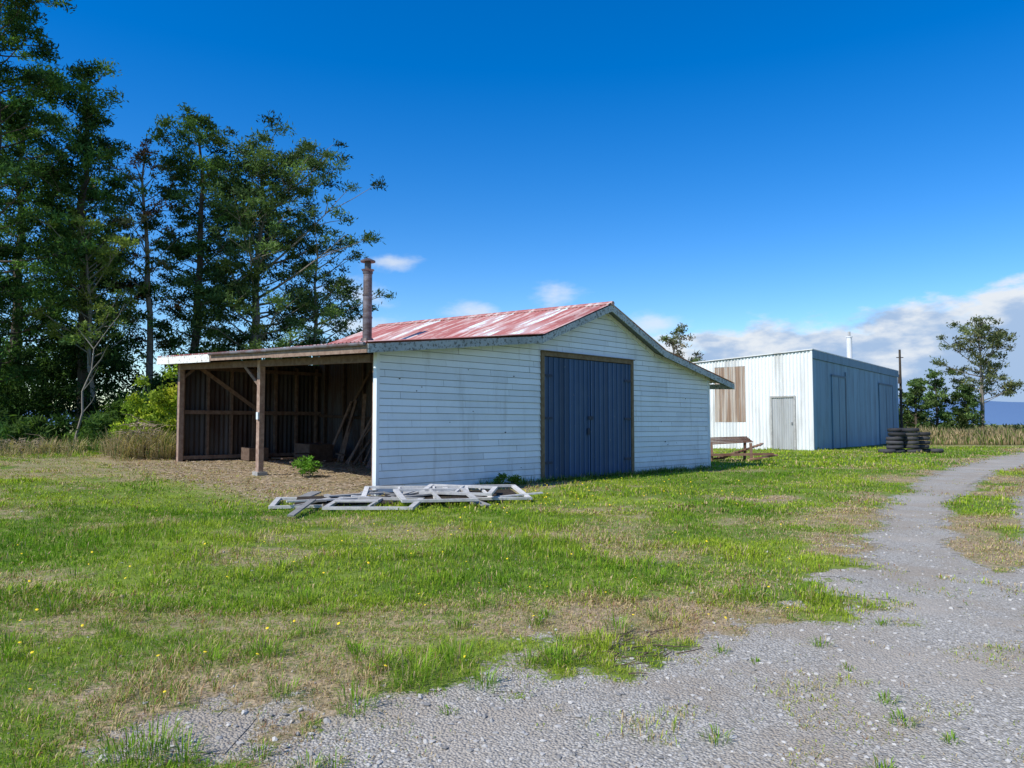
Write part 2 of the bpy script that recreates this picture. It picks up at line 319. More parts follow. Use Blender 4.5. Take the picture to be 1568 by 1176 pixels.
P[:,0]=np.stack([x-ca*l,y-sa*l,h],1);P[:,1]=np.stack([x-sa*w,y+ca*w,h+.012],1);P[:,2]=np.stack([x+ca*l,y+sa*l,h+.02*rng.random(n)],1);P[:,3]=np.stack([x+sa*w,y-ca*w,h+.002],1)
c0=np.array([.46,.37,.27])*(.3+.9*rng.random(n))[:,None]; np_mesh('leaf_litter',P.reshape(-1,3),np.arange(4*n).reshape(-1,4),[m_stone],col=np.repeat(c0,4,0))
# ------------------------------------------------------------ WEATHERBOARD SHED
shed=empty('weatherboard_shed')
PK,LB,RB,UE,RT=8.33,5.33,11.1,14.6,15.9
def top(u):
    pts=[(-.5,3.40),(LB,4.1),(PK,5.27),(RB,4.08),(RT,3.13)]
    for (a,ha),(b,hb) in zip(pts,pts[1:]):
        if u<=b: return ha+(hb-ha)*(u-a)/(b-a)
    return 3.13
DL,DR,DH=5.52,9.86,3.56
mb=MB(); bh=.165; row=0; h=.06
while h<5.2:
    joints=[random.uniform(-2,3)]
    while joints[-1]<15: joints.append(joints[-1]+random.uniform(2.4,4.8))
    cut=sorted(set([0,UE,DL,DR]+[round(j,3) for j in joints if 0<j<UE]+[LB,PK,RB]+[i*.4 for i in range(1,36)]))
    tint=random.uniform(.94,1.02); wob=random.uniform(-.003,.003)
    for a,b in zip(cut,cut[1:]):
        m=(a+b)/2
        if round(a,3) in [round(j,3) for j in joints]: tint=random.uniform(.90,1.03); wob=random.uniform(-.004,.004); a+=.006
        if DL<m<DR and h<DH-.01: continue
        lo=h
        ta=min(h+bh-.013,top(a)-.04);tb=min(h+bh-.013,top(b)-.04)
        if ta<=lo+.005 or tb<=lo+.005: continue
        w=wob
        vs=[W(a,-.042+w,lo),W(b,-.042+w,lo),W(b,-.022+w,tb),W(a,-.022+w,ta),W(a,-.004,lo),W(b,-.004,lo)]
        mb.add(vs,[(0,1,2,3),(4,5,1,0)],tint)
    h+=bh
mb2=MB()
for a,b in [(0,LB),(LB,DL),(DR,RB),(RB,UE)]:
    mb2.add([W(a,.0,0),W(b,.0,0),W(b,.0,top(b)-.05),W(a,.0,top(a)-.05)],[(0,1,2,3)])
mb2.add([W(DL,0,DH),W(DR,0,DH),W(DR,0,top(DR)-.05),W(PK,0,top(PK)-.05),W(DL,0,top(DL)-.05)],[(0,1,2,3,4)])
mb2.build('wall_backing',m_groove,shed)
mb.box(-.03,.05,-.065,.07,-.05,3.38,.95); mb.box(UE-.03,UE+.06,-.065,.06,-.05,3.3,.93)
mb.build('front_wall',m_white,shed)
mb=MB()
for _ in range(16):
    u=random.choice([random.uniform(.3,5.2),random.uniform(10.1,14.2)]) ; hh=random.uniform(.4,3.1); s_=random.uniform(.012,.028)
    mb.box(u,u+s_*random.uniform(1,2),-.05,-.042,hh,hh+s_,.8)
mb.build('knots_and_holes',m_dark,shed)
mb=MB(); 
for i in range(19): mb.box(UE,UE+.03,.06,11.2,i*.165+.05,(i+1)*.165+.04,random.uniform(.9,1.05))
mb.build('side_wall',m_white,shed)
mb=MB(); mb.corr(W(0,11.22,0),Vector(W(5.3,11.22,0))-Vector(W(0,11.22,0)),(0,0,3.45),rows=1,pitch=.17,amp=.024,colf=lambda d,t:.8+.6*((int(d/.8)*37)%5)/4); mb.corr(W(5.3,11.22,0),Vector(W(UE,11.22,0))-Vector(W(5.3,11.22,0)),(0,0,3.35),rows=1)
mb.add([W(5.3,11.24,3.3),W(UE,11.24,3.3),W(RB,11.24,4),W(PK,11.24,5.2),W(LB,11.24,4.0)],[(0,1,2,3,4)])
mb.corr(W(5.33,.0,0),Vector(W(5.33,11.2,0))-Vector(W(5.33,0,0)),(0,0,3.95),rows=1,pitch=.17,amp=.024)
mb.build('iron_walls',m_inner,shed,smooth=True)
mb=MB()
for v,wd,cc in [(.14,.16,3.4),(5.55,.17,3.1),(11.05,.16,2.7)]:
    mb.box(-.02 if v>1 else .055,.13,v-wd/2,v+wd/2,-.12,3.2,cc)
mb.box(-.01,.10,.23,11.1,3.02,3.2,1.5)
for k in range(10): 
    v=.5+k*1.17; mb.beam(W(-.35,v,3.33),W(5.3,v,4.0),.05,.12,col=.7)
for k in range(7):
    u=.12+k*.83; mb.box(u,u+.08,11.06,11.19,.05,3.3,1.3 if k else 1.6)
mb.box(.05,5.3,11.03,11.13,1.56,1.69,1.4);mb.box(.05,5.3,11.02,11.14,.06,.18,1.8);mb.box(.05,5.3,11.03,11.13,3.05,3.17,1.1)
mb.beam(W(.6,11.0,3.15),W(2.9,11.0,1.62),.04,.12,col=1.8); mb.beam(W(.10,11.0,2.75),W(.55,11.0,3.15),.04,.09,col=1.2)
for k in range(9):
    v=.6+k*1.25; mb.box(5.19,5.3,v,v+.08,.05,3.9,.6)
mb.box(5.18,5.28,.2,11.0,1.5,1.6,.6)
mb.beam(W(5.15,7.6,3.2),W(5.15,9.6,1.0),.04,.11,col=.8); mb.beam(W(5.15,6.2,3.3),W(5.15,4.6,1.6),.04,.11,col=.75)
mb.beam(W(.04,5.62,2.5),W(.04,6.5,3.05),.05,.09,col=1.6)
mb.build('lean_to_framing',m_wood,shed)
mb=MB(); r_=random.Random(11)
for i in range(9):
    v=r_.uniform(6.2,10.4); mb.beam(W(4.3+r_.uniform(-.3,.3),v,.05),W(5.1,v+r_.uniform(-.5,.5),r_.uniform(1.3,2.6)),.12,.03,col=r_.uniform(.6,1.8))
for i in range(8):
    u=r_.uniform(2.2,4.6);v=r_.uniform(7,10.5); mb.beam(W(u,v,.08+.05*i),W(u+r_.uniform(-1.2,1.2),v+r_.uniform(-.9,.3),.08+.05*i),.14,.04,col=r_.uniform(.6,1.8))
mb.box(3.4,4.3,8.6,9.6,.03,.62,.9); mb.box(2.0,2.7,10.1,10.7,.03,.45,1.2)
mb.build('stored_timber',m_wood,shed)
mb=MB(); mb.box(-.07,-.022,5.46,5.56,1.55,1.75,1.,0); mb.build('post_bracket',m_white,shed)
mb=MB(); mb.box(-.08,.22,5.40,5.70,-.1,.10,.8); mb.box(-.05,.24,.02,.30,-.1,.06,.9); mb.build('post_footings',m_grey,shed)
mb=MB(); mb.corr(W(3.6,2.8,.05),Vector(W(3.6,5.6,.05))-Vector(W(3.6,2.8,.05)),Vector(W(4.1,2.8,1.15))-Vector(W(3.6,2.8,.05)),rows=1,pitch=.17,amp=.024,col=2.8); mb.build('leaning_iron_sheet',m_inner,shed,smooth=True)
def sheetcol(seed):
    r=random.Random(seed); cs=[r.choice([(1,1,1),(1.05,1,1),(.85,.8,.8),(1.1,1.3,1.3),(1.0,.9,.9),(.95,.85,.85),(1.05,1.1,1.1),(1.3,2.3,2.5)]) for _ in range(60)]
    return lambda d,t: cs[(int(d/.78)*3+int(t*1.99))%60]
def slope(mb,u0,h0,u1,h1,seed,rows=4):
    a=Vector(W(u0,-.42,h0));b=Vector(W(u0,11.6,h0));c=Vector(W(u1,-.42,h1)); mb.corr(a,b-a,c-a,amp=.026,pitch=.16,rows=rows,spp=6,colf=sheetcol(seed),sag=.006)
mb=MB()
slope(mb,PK,5.29,LB-.18,4.06,1); slope(mb,LB+.1,4.12,-.52,3.42,2); slope(mb,PK,5.29,RB+.15,4.09,3); slope(mb,RB-.1,4.13,RT,3.16,4)
mb.build('corrugated_roof',m_roof,shed,smooth=True)
mb=MB(); mb.tube([W(PK,-.45,5.29),W(PK,11.62,5.29)],[.07,.07],10,col=(.8,.75,.75))
mb.hexa([W(PK-.2,-.43,5.245),W(PK,-.43,5.325),W(PK,11.6,5.325),W(PK-.2,11.6,5.245),W(PK-.2,-.43,5.26),W(PK,-.43,5.34),W(PK,11.6,5.34),W(PK-.2,11.6,5.26)],(1.,1.2,1.2))
mb.build('ridge_cap',m_roof,shed)
mb=MB()
def barge(u0,h0,u1,h1,v,dep,th=.035,col=1.,segs=1,drop=0.):
    for i in range(segs):
        a=u0+(u1-u0)*i/segs;b=u0+(u1-u0)*(i+1)/segs-(.006 if i<segs-1 else 0);ha=h0+(h1-h0)*i/segs;hb=h0+(h1-h0)*(i+1)/segs
        j=random.uniform(-.012,.012); c=col*random.uniform(.85,1.1)
        mb.hexa([W(a,v,ha-dep-drop+j),W(b,v,hb-dep-drop+j),W(b,v+th,hb-dep-drop+j),W(a,v+th,ha-dep-drop+j),W(a,v,ha-drop),W(b,v,hb-drop),W(b,v+th,hb-drop),W(a,v+th,ha-drop)],c)
barge(-.5,3.385,LB-.15,4.03,-.40,.2,segs=2); barge(LB-.15,4.03,PK,5.25,-.41,.20); barge(PK,5.25,RB+.1,4.06,-.41,.2); barge(RB+.1,4.06,RT+.0,3.12,-.40,.2,segs=2)
mb.build('barge_boards',m_barge,shed)
mb=MB()
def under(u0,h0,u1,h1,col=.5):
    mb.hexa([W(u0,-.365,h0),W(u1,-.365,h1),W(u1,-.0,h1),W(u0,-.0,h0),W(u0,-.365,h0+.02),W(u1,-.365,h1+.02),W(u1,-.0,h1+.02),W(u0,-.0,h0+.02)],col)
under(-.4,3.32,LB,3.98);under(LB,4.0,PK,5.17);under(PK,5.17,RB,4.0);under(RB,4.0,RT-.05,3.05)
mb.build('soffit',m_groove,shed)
mb=MB()
barge(0.1,3.42,LB,4.0,-.075,.11,segs=1);barge(LB,4.0,PK,5.16,-.075,.12);barge(PK,5.16,RB,3.98,-.075,.12);barge(RB,3.98,UE,3.3,-.075,.10)
mb.build('frieze_trim',m_bargew,shed)
mb=MB(); 
mb.box(-.53,-.49,7.6,11.62,3.17,3.40,1.0,0); mb.box(-.525,-.485,3.9,7.59,3.2,3.38,2.6,1); mb.box(-.53,-.49,-.38,3.89,3.185,3.375,2.4,1)
mb.box(-.48,0.05,11.52,11.58,3.2,3.36,.9,0)
mb.build('eave_fascia',[m_bargew,m_wood],shed)
mb=MB()
for a,b in [(-.38,4),(4,7.5)]: mb.tube([W(-.58,a+.01,3.375),W(-.58,b,3.385)],[.04,.04],8,col=3.)
mb.build('gutter',m_inner,shed)
mb=MB(); mb.box(RT-.02,RT+.01,-.38,11.6,2.93,3.12,.9); mb.build('right_fascia',m_barge,shed)
mb=MB(); mb.box(DL-.02,DL+.10,-.085,.08,-.03,DH+.10); mb.box(DR-.10,DR+.02,-.085,.08,-.03,DH+.10); mb.box(DL+.10,DR-.10,-.08,.08,DH-.03,DH+.09); mb.box(DL-.06,DR+.06,-.11,-.082,DH+.09,DH+.12,.8)
mb.build('door_frame',m_frame,shed)
mb=MB(); mid=(DL+DR)/2; rr_=random.Random(3)
for a,b in [(DL+.115,mid-.03),(mid+.03,DR-.115)]:
    n=9; wd=(b-a)/n
    for i in range(n):
        u0=a+i*wd; c_=rr_.uniform(.75,1.25); dz=rr_.uniform(0,.04)
        mb.box(u0+.008,u0+wd-.008,-.03,-.005,.05+dz,DH-.05,c_)
        if i: mb.box(u0-.022,u0+.022,-.052,-.031,.07+dz,DH-.06,c_*1.35)
    mb.box(a,a+.05,-.056,-.031,.05,DH-.05,1.5); mb.box(b-.05,b,-.056,-.031,.05,DH-.05,1.5)
mb.box(DL+.1,DR-.1,.0,.01,.03,DH-.03,.06)  # near-black sheet behind the leaves, colours the door gaps as deep shade
mb.build('garage_doors',m_blue,shed)
mb=MB(); mb.box(mid-.12,mid+.12,-.078,-.058,1.75,1.85,.4); mb.box(mid-.15,mid-.06,-.075,-.058,1.3,1.5,.4)
for uu in (DL+.12,DR-.45):
    for hh in (.5,1.75,2.95): mb.box(uu,uu+.33,-.068,-.057,hh,hh+.07,.5)
mb.build('door_fittings',m_blue,shed)
fu,fv=4.4,6.75; bx,by,bz=W(fu,fv,4.0)
mb=MB(); mb.tube([(bx,by,bz-.1),(bx,by,bz+.22)],[.30,.20],16,col=.6); z0=bz+.2
for i in range(3):
    mb.tube([(bx,by,z0+i*.75),(bx,by,z0+i*.75+.74)],[.155-.004*i,.155-.004*i],18,col=[.7,1.,1.1][i]); mb.tube([(bx,by,z0+i*.75+.70),(bx,by,z0+i*.75+.75)],[.17,.17],18,col=.7)
zt=z0+2.25; mb.tube([(bx,by,zt),(bx,by,zt+.08)],[.155,.22],18); mb.tube([(bx,by,zt+.08),(bx,by,zt+.34)],[.11,.11],18,col=.5)
mb.tube([(bx,by,zt+.34),(bx,by,zt+.38),(bx,by,zt+.47)],[.25,.25,.06],18,col=.9); mb.build('chimney_flue',m_flue,shed,smooth=False)
# ------------------------------------------------------------ GREY CORRUGATED BUILDING
gb=empty('corrugated_iron_workshop')
def T2(a,b,h): return (18.4+.62*a-.78*b, 46+.78*a+.62*b, h)
def H2(b): return 6.15-.055*b
mb=MB(); r=random.Random(5); cs=[r.uniform(.86,1.04) for _ in range(40)]; rp=lambda d,t:(cs[int(d/.8)%40],)*3
def lf(b0,b1,h0,h1a,h1b,colf,mi=0):
    b=len(mb.v); n=int((b1-b0)/.22*8)
    for j,(ha,hb) in enumerate([(h0,h0),(h1a,h1b)]):
        for i in range(n+1):
            d=b0+(b1-b0)*i/n; mb.v.append(T2(-.035*math.sin(2*math.pi*d/.22),d,ha+(hb-ha)*i/n)); cc=colf(d,j); mb.c.append(tuple(cc))
    for i in range(n): mb.f.append((b+i,b+i+1,b+n+2+i,b+n+1+i)); mb.m.append(mi)
lf(0.05,1.05,.0,H2(0),H2(1.05),rp); lf(1.05,2.55,3.3,H2(1.05),H2(2.55),rp); lf(2.55,4.2,.0,H2(2.55),H2(4.2),rp)
lf(4.2,6.3,1.75,5.4,5.35,lambda d,t:(1,1,1),1); lf(4.2,6.3,5.38,H2(4.2),H2(6.3),rp); lf(4.2,6.3,0,1.77,1.77,rp); lf(6.3,13,0,H2(6.3),H2(13),rp)
m_rp=iron('rust_streaked_iron',(.50,.44,.38),(.30,.20,.14),.40,.60,.7,(2.5,2.5,.12))
mb.build('sunny_wall',[m_galv,m_rp],gb,smooth=True)
mb=MB(); mb.box(-.06,.04,1.02,1.12,0,3.4,.9,T=T2); mb.box(-.06,.04,2.48,2.58,0,3.4,.9,T=T2); mb.box(-.06,.04,1.12,2.48,3.29,3.4,.9,T=T2); mb.build('side_door_frame',m_grey,gb)
mb=MB(); mb.corr(T2(-.0,1.12,.04),Vector(T2(0,2.48,.04))-Vector(T2(0,1.12,.04)),(0,0,3.25),amp=.015,pitch=.14,rows=1,col=.55); mb.box(-.06,-.02,1.2,1.3,1.6,1.75,.3,T=T2); mb.build('side_door',m_galv,gb)
mb=MB(); 
for i in range(30):
    a0=i*.8+.03; mb.box(a0,a0+.79,-.02+.006*(i%2),.05,0.02,H2(0)-.5,r.uniform(.88,1.1),T=T2)
mb.box(0,24.1,-.09,.06,H2(0)-.48,H2(0)+.03,.85,T=T2)
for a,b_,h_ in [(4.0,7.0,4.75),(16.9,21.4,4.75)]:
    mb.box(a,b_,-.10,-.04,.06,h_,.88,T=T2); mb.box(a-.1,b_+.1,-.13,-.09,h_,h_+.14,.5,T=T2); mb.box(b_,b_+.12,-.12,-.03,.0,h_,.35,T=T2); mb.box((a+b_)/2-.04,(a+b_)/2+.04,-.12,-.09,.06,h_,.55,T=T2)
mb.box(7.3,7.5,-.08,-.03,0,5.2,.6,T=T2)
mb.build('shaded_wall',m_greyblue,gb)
mb=MB(); mb.hexa([T2(-.1,-.1,H2(0)+.04),T2(24.1,-.1,H2(0)+.04),T2(24.1,13,H2(13)+.04),T2(-.1,13,H2(13)+.04),T2(-.1,-.1,H2(0)+.1),T2(24.1,-.1,H2(0)+.1),T2(24.1,13,H2(13)+.1),T2(-.1,13,H2(13)+.1)],.9)
mb.box(-.05,.05,-.06,.07,0,H2(0),.95,T=T2)
mb.build('roof',m_galv,gb)
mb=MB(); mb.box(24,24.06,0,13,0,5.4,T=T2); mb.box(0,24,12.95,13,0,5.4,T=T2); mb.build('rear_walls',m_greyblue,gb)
cx_,cy_,_=T2(14.7,1.5,0); mb=MB(); mb.tube([(cx_,cy_,6),(cx_,cy_,8.4)],[.2,.2],14,col=.95); mb.tube([(cx_,cy_,8.4),(cx_,cy_,8.85)],[.1,.1],10,col=.6); mb.tube([(cx_,cy_,8.4),(cx_,cy_,8.46)],[.25,.25],14); mb.build('chimney_pipe',m_galv,gb)
mb=MB(); mb.tube([(34.2,66,0),(34.2,66,8.2)],[.12,.09],8); mb.tube([(34.1,65.9,5.2),(34.1,65.9,6.0)],[.16,.14],8); mb.beam((33.9,66,7.5),(34.5,66,7.5),.07,.07); mb.build('power_pole',m_dark)
tp=empty('tyre_stack'); mb=MB()
def tyre(cx,cy,cz,R=.33,r_=.115,tx=0,ty=0):
    vs=[];fs=[];A=22;B=10
    for i in range(A):
        a=i*6.28318/A
        for j in range(B):
            b=j*6.28318/B; rr=R-r_*.0+r_*math.copysign(abs(math.cos(b))**.7,math.cos(b)); hh=r_*.95*math.copysign(abs(math.sin(b))**.7,math.sin(b))
            x=rr*math.cos(a);y=rr*math.sin(a); vs.append((cx+x,cy+y,cz+hh+x*tx+y*ty))
    for i in range(A):
        for j in range(B): fs.append((i*B+j,((i+1)%A)*B+j,((i+1)%A)*B+(j+1)%B,i*B+(j+1)%B))
    mb.add(vs,fs,random.uniform(.7,1.8))
for cx,cy,k in [(21.4,42.0,5),(22.35,42.1,6),(21.9,42.9,6),(23.15,42.6,5)]:
    for i in range(k): tyre(cx+random.uniform(-.08,.08),cy+random.uniform(-.05,.05),.12+i*.235,.34,.110,random.uniform(-.05,.05))
tyre(20.7,41.6,.13,.34);tyre(23.9,42.6,.13,.34)
mb.build('tyres',m_tyre,tp,smooth=True)
# ------------------------------------------------------------ timber / window debris
def plank(mb,x0,y0,x1,y1,w,t,z0=.03,z1=.03,c=1.,mi=0):
    mb.beam((x0,y0,float(gh(x0,y0))+z0),(x1,y1,float(gh(x1,y1))+z1),w,t,col=c,mi=mi)
def frame(mb,x,y,a,L,Wd,z=.04,tilt=0.,n=1,c=1.,mi=0):
    ca,sa=math.cos(a),math.sin(a); P=lambda s,t:(x+s*ca-t*sa,y+s*sa+t*ca)
    def seg(s0,t0,s1,t1,w=.10):
        p=P(s0,t0);q=P(s1,t1); mb.beam((p[0],p[1],float(gh(*p))+z+tilt*t0),(q[0],q[1],float(gh(*q))+z+tilt*t1),w,.05,col=c*random.uniform(.85,1.1),mi=mi)
    seg(0,0,L,0);seg(0,Wd,L,Wd);seg(.05,.05,.05,Wd-.05);seg(L-.05,.05,L-.05,Wd-.05)
    for k in range(1,n+1): seg(L*k/(n+1),.05,L*k/(n+1),Wd-.05,.05)
dp=empty('salvaged_window_frames'); mb=MB()
frame(mb,-4.6,14.3,.18,2.0,1.1,.05,.03,1,1.1); frame(mb,-3.5,14.0,-.08,1.7,1.0,.08,.06,1,.95)
frame(mb,-3.0,14.9,.12,2.2,1.3,.10,.12,2,1.15); frame(mb,-2.1,14.4,.3,1.5,1.1,.15,.1,1,1.0)
frame(mb,-1.2,15.4,.32,1.7,1.1,.09,.14,1,1.2); frame(mb,-1.9,15.5,-.1,1.5,1.0,.22,.05,1,1.1)
for i in range(34):
    x=random.uniform(-4.3,-.7);y=14.2+(x+4.3)*.45+random.uniform(-.2,1.3);a=random.gauss(.25,.7);L=random.uniform(.5,1.7)
    plank(mb,x,y,x+L*math.cos(a),y+L*math.sin(a),random.uniform(.07,.24),.03,random.uniform(.03,.22),random.uniform(.03,.22),random.uniform(.4,1.3))
mb.build('boards_and_sashes',m_grey,dp)
mb=MB(); 
for x,y,a,L in [(-3.6,14.4,.2,1.3),(-2.4,15.3,.5,1.6),(-1.2,15.9,.3,1.4),(-2.0,14.9,.1,1.2),(-4.2,14.6,.18,1.2)]:
    ca,sa=math.cos(a),math.sin(a); h0=float(gh(x,y))+.05
    mb.hexa([(x,y,h0),(x+L*ca,y+L*sa,h0+.03),(x+L*ca-.6*sa,y+L*sa+.6*ca,h0+.10),(x-.6*sa,y+.6*ca,h0+.08),(x,y,h0+.02),(x+L*ca,y+L*sa,h0+.05),(x+L*ca-.6*sa,y+L*sa+.6*ca,h0+.12),(x-.6*sa,y+.6*ca,h0+.10)],.6)
mb.build('gap_shade_sheets',m_dark,dp)  # dark sheets laid in as painted shade for the gaps between boards
rp_=empty('scrap_timber_rack'); mb=MB(); bx,by=9.6,32.5
for k in range(5): mb.beam((bx-1.2,by+.2*k,.75+.06*k),(bx+.9,by+.2*k+.4,.85+.05*k),.15,.05,col=random.uniform(.8,1.3))
for dx in(-1,.7): mb.beam((bx+dx,by-.1,0),(bx+dx,by,.8),.1,.1); mb.beam((bx+dx,by+.9,0),(bx+dx,by+.8,.9),.1,.1)
mb.beam((bx-1.1,by-.2,.3),(bx+1.5,by-.5,.35),.2,.1); mb.beam((bx+.4,by-.6,.1),(bx+1.7,by-.3,.3),.25,.06,col=1.6)
for k in range(14): mb.beam((bx-1.+k*.16,by+.1,.1+.045*k),(bx-.3+k*.13,by+.6,.12+.05*k),.14,.05,col=random.uniform(.5,1.4))
mb.build('rack',m_rust,rp_)
mb=MB()
for i in range(34):
    x,y=gp(random.gauss(960,45),random.gauss(985,14)); a=random.gauss(.15,.5);L=random.uniform(.08,.38)
    h=float(gh(x,y)); mb.tube([(x,y,h+.012),(x+L*.5*math.cos(a),y+L*.5*math.sin(a),h+.025),(x+L*math.cos(a+.3),y+L*math.sin(a+.3),h+.015)],[.005,.0035,.0015],5)
mb.build('fallen_twigs',m_wood)
# ------------------------------------------------------------ vegetation
def tubes_np(paths,n=6):
    Vs=[];Fs=[];b=0
    for pts,rs in paths:
        pts=np.asarray(pts,float);m=len(pts)
        t=np.gradient(pts,axis=0);t/=np.linalg.norm(t,axis=1)[:,None]+1e-9
        a=np.cross(t,np.array([.31,.93,.12]));a/=np.linalg.norm(a,axis=1)[:,None]+1e-9;c=np.cross(t,a)
        q=np.arange(n)*2*np.pi/n
        P=pts[:,None]+(a[:,None]*np.cos(q)[None,:,None]+c[:,None]*np.sin(q)[None,:,None])*np.asarray(rs)[:,None,None]
        Vs.append(P.reshape(-1,3)); i=np.arange(m-1)[:,None]*n+np.arange(n)[None]; j=np.arange(m-1)[:,None]*n+(np.arange(n)+1)%n
        Fs.append(np.stack([i,j,j+n,i+n],-1).reshape(-1,4)+b); b+=m*n
    return np.concatenate(Vs),np.concatenate(Fs)
def leaves(cent,rad,num,l,w,cols,flat=.6,cv=.25,updir=0.):
    cent=np.asarray(cent);K_=len(cent);num=np.asarray(num)*np.ones(K_,int); idx=np.repeat(np.arange(K_),num); N=len(idx)
    d=rng.normal(0,1,(N,3));d/=np.linalg.norm(d,axis=1)[:,None]; r=rng.random(N)**.5*(1+.25*rng.normal(0,1,N))
    p=cent[idx]+d*r[:,None]*(np.asarray(rad)*np.ones(K_))[idx][:,None]*np.array([1,1,flat])
    a=rng.normal(0,1,(N,3))+d*.8; a[:,2]+=updir; a/=np.linalg.norm(a,axis=1)[:,None]; b=np.cross(a,rng.normal(0,1,(N,3)));b/=np.linalg.norm(b,axis=1)[:,None]+1e-9
    L=(l*(.6+.8*rng.random(N)))[:,None]/2; Wd=(w*(.6+.8*rng.random(N)))[:,None]/2
    P=np.stack([p-a*L,p+b*Wd,p+a*L,p-b*Wd],1).reshape(-1,3)
    cols=np.asarray(cols); ci=rng.integers(0,len(cols),K_); C=cols[ci][idx]*(1+cv*rng.normal(0,1,K_))[idx][:,None].clip(.4,1.8)*(.7+.6*rng.random(N))[:,None]
    return P,np.repeat(C,4,0)
def assemble(name,paths,LP,LC,bark):
    if paths:
        tv,tf=tubes_np(paths)
    else: tv=np.zeros((0,3));tf=np.zeros((0,4),int)
    V=np.concatenate([tv,LP]);F=np.concatenate([tf,np.arange(len(LP)).reshape(-1,4)+len(tv)]); mi=np.concatenate([np.zeros(len(tf)),np.ones(len(LP)//4)])
    col=np.concatenate([np.ones((len(tv),3)),LC]); return np_mesh(name,V,F,[bark,m_leaf],mi,col)
def tree(name,x,y,H,R,base,prof,nl,leaf=(.26,.07),per=120,cr=.75,cols=((.035,.075,.022),),bark=None,tr=.3,rise=(.1,.6),lean=(0,0),flat=.6,asym=(0,0),sub=2,cv=.38,dead=0):
    z0=float(gh(x,y))-.1; tn=12; t=np.linspace(0,1,tn); wob=np.cumsum(rng.normal(0,H*.006,(tn,2)),0)
    tp_=np.stack([x+lean[0]*t**1.5+wob[:,0],y+lean[1]*t**1.5+wob[:,1],z0+H*.97*t],1); paths=[(tp_,tr*(1-t)**.8+.03)]
    C=[];RR=[]
    for i in range(nl):
        f=base+(1-base)*((i+rng.random())/nl)**.85; f=min(f,.985); s=(f-base)/(1-base); az=i*2.4+rng.normal(0,.5)
        L=R*prof(s)*rng.uniform(.4,1.18); dx,dy=math.cos(az),math.sin(az); L*=max(.4,1+asym[0]*dx+asym[1]*dy)
        p0=np.array([np.interp(f,t,tp_[:,k]) for k in range(3)]); rs=rise[0]+(rise[1]-rise[0])*s+rng.normal(0,.12)
        q=np.linspace(0,1,5); bend=rng.normal(0,.15)
        pts=np.stack([p0[0]+L*q*dx-bend*L*q*q*dy,p0[1]+L*q*dy+bend*L*q*q*dx,p0[2]+L*(rs*q+.18*q*q)],1)
        paths.append((pts,(.015+.012*L)*(1-q*.85)))
        if rng.random()<dead: continue
        for ff in ([.35,.62,.85,1.04] if L>1.8 else [.6,1.0]):
            if ff<.5 and rng.random()<.5: continue
            c=np.array([np.interp(min(ff,1),q,pts[:,k]) for k in range(3)])+rng.normal(0,cr*.35,3); C.append(c);RR.append(cr*rng.uniform(.5,1.1)*(1.1-.2*s))
        for k in range(sub if L>1.5 else 0):
            ff=rng.uniform(.4,.85); c0=np.array([np.interp(ff,q,pts[:,k2]) for k2 in range(3)]); sd=rng.choice([-1,1]); a2=az+sd*rng.uniform(.5,1.1); l2=L*rng.uniform(.25,.5)
            e=c0+np.array([math.cos(a2)*l2,math.sin(a2)*l2,l2*rng.uniform(.1,.7)]); paths.append((np.array([c0,(c0+e)/2+rng.normal(0,.05,3),e]),[.03,.02,.01])); C.append(e);RR.append(cr*rng.uniform(.5,1.))
    C.append(tp_[-1]+np.array([0,0,.1]));RR.append(cr*.6)
    RR=np.array(RR); num=(per*(RR/cr)**1.6).astype(int)+8
    LP,LC=leaves(C,RR,num,leaf[0],leaf[1],cols,flat,cv,.4)
    return assemble(name,paths,LP,LC,bark or m_bark)
pineP=lambda s:(.7+.6*s)*(1-s)**.5*1.15 if s>0.03 else .7
roundP=lambda s:math.sqrt(max(.03,1-(s*1.25-.4)**2/.75))
PC=((.060,.115,.034),(.075,.15,.040),(.11,.19,.048),(.042,.085,.03)); EC=((.08,.13,.048),(.105,.16,.052),(.06,.10,.04),(.13,.165,.06))
tree('pine_tree',-25.0,35.5,24.5,4.3,.12,pineP,80,per=165,cr=.8,cols=PC,tr=.38)
tree('pine_tree',-22.6,39.5,20.5,3.5,.2,pineP,58,per=155,cr=.74,cols=PC,tr=.32)
tree('pine_tree',-27.5,41,19,4.4,.1,pineP,48,per=150,cr=.85,cols=PC,tr=.34)
tree('pine_tree',-24.8,44,14.5,3.2,.1,pineP,34,per=140,cr=.8,cols=PC,tr=.3)
tree('eucalyptus_tree',-19.9,40.5,16.6,2.3,.3,roundP,34,leaf=(.22,.07),per=90,cr=.52,cols=((.14,.14,.06),(.24,.12,.07),(.11,.16,.05),(.19,.17,.09)),bark=m_palebark,tr=.2,rise=(.5,.9),dead=.15)
tree('pine_tree',-17.6,42,19.0,3.2,.2,pineP,58,per=150,cr=.72,cols=((.07,.125,.04),(.09,.16,.045),(.055,.10,.034)),tr=.28,rise=(.15,.7))
tree('macrocarpa_tree',-14.7,44,16.8,4.8,.2,roundP,76,per=150,cr=.76,cols=EC[:3],tr=.34,rise=(.1,.8),asym=(.25,0),bark=m_palebark,sub=3)
tree('eucalyptus_tree',-11.7,45,12.4,3.2,.3,roundP,36,leaf=(.22,.07),per=90,cr=.6,cols=EC,tr=.2,rise=(.0,.5),asym=(.35,0),bark=m_palebark,dead=.05)
tree('eucalyptus_tree',-21.0,37.5,11.5,2.4,.3,roundP,36,leaf=(.2,.07),per=80,cr=.5,cols=((.16,.21,.055),(.20,.25,.06)),tr=.10,rise=(.5,1.),bark=m_palebark,dead=.1)
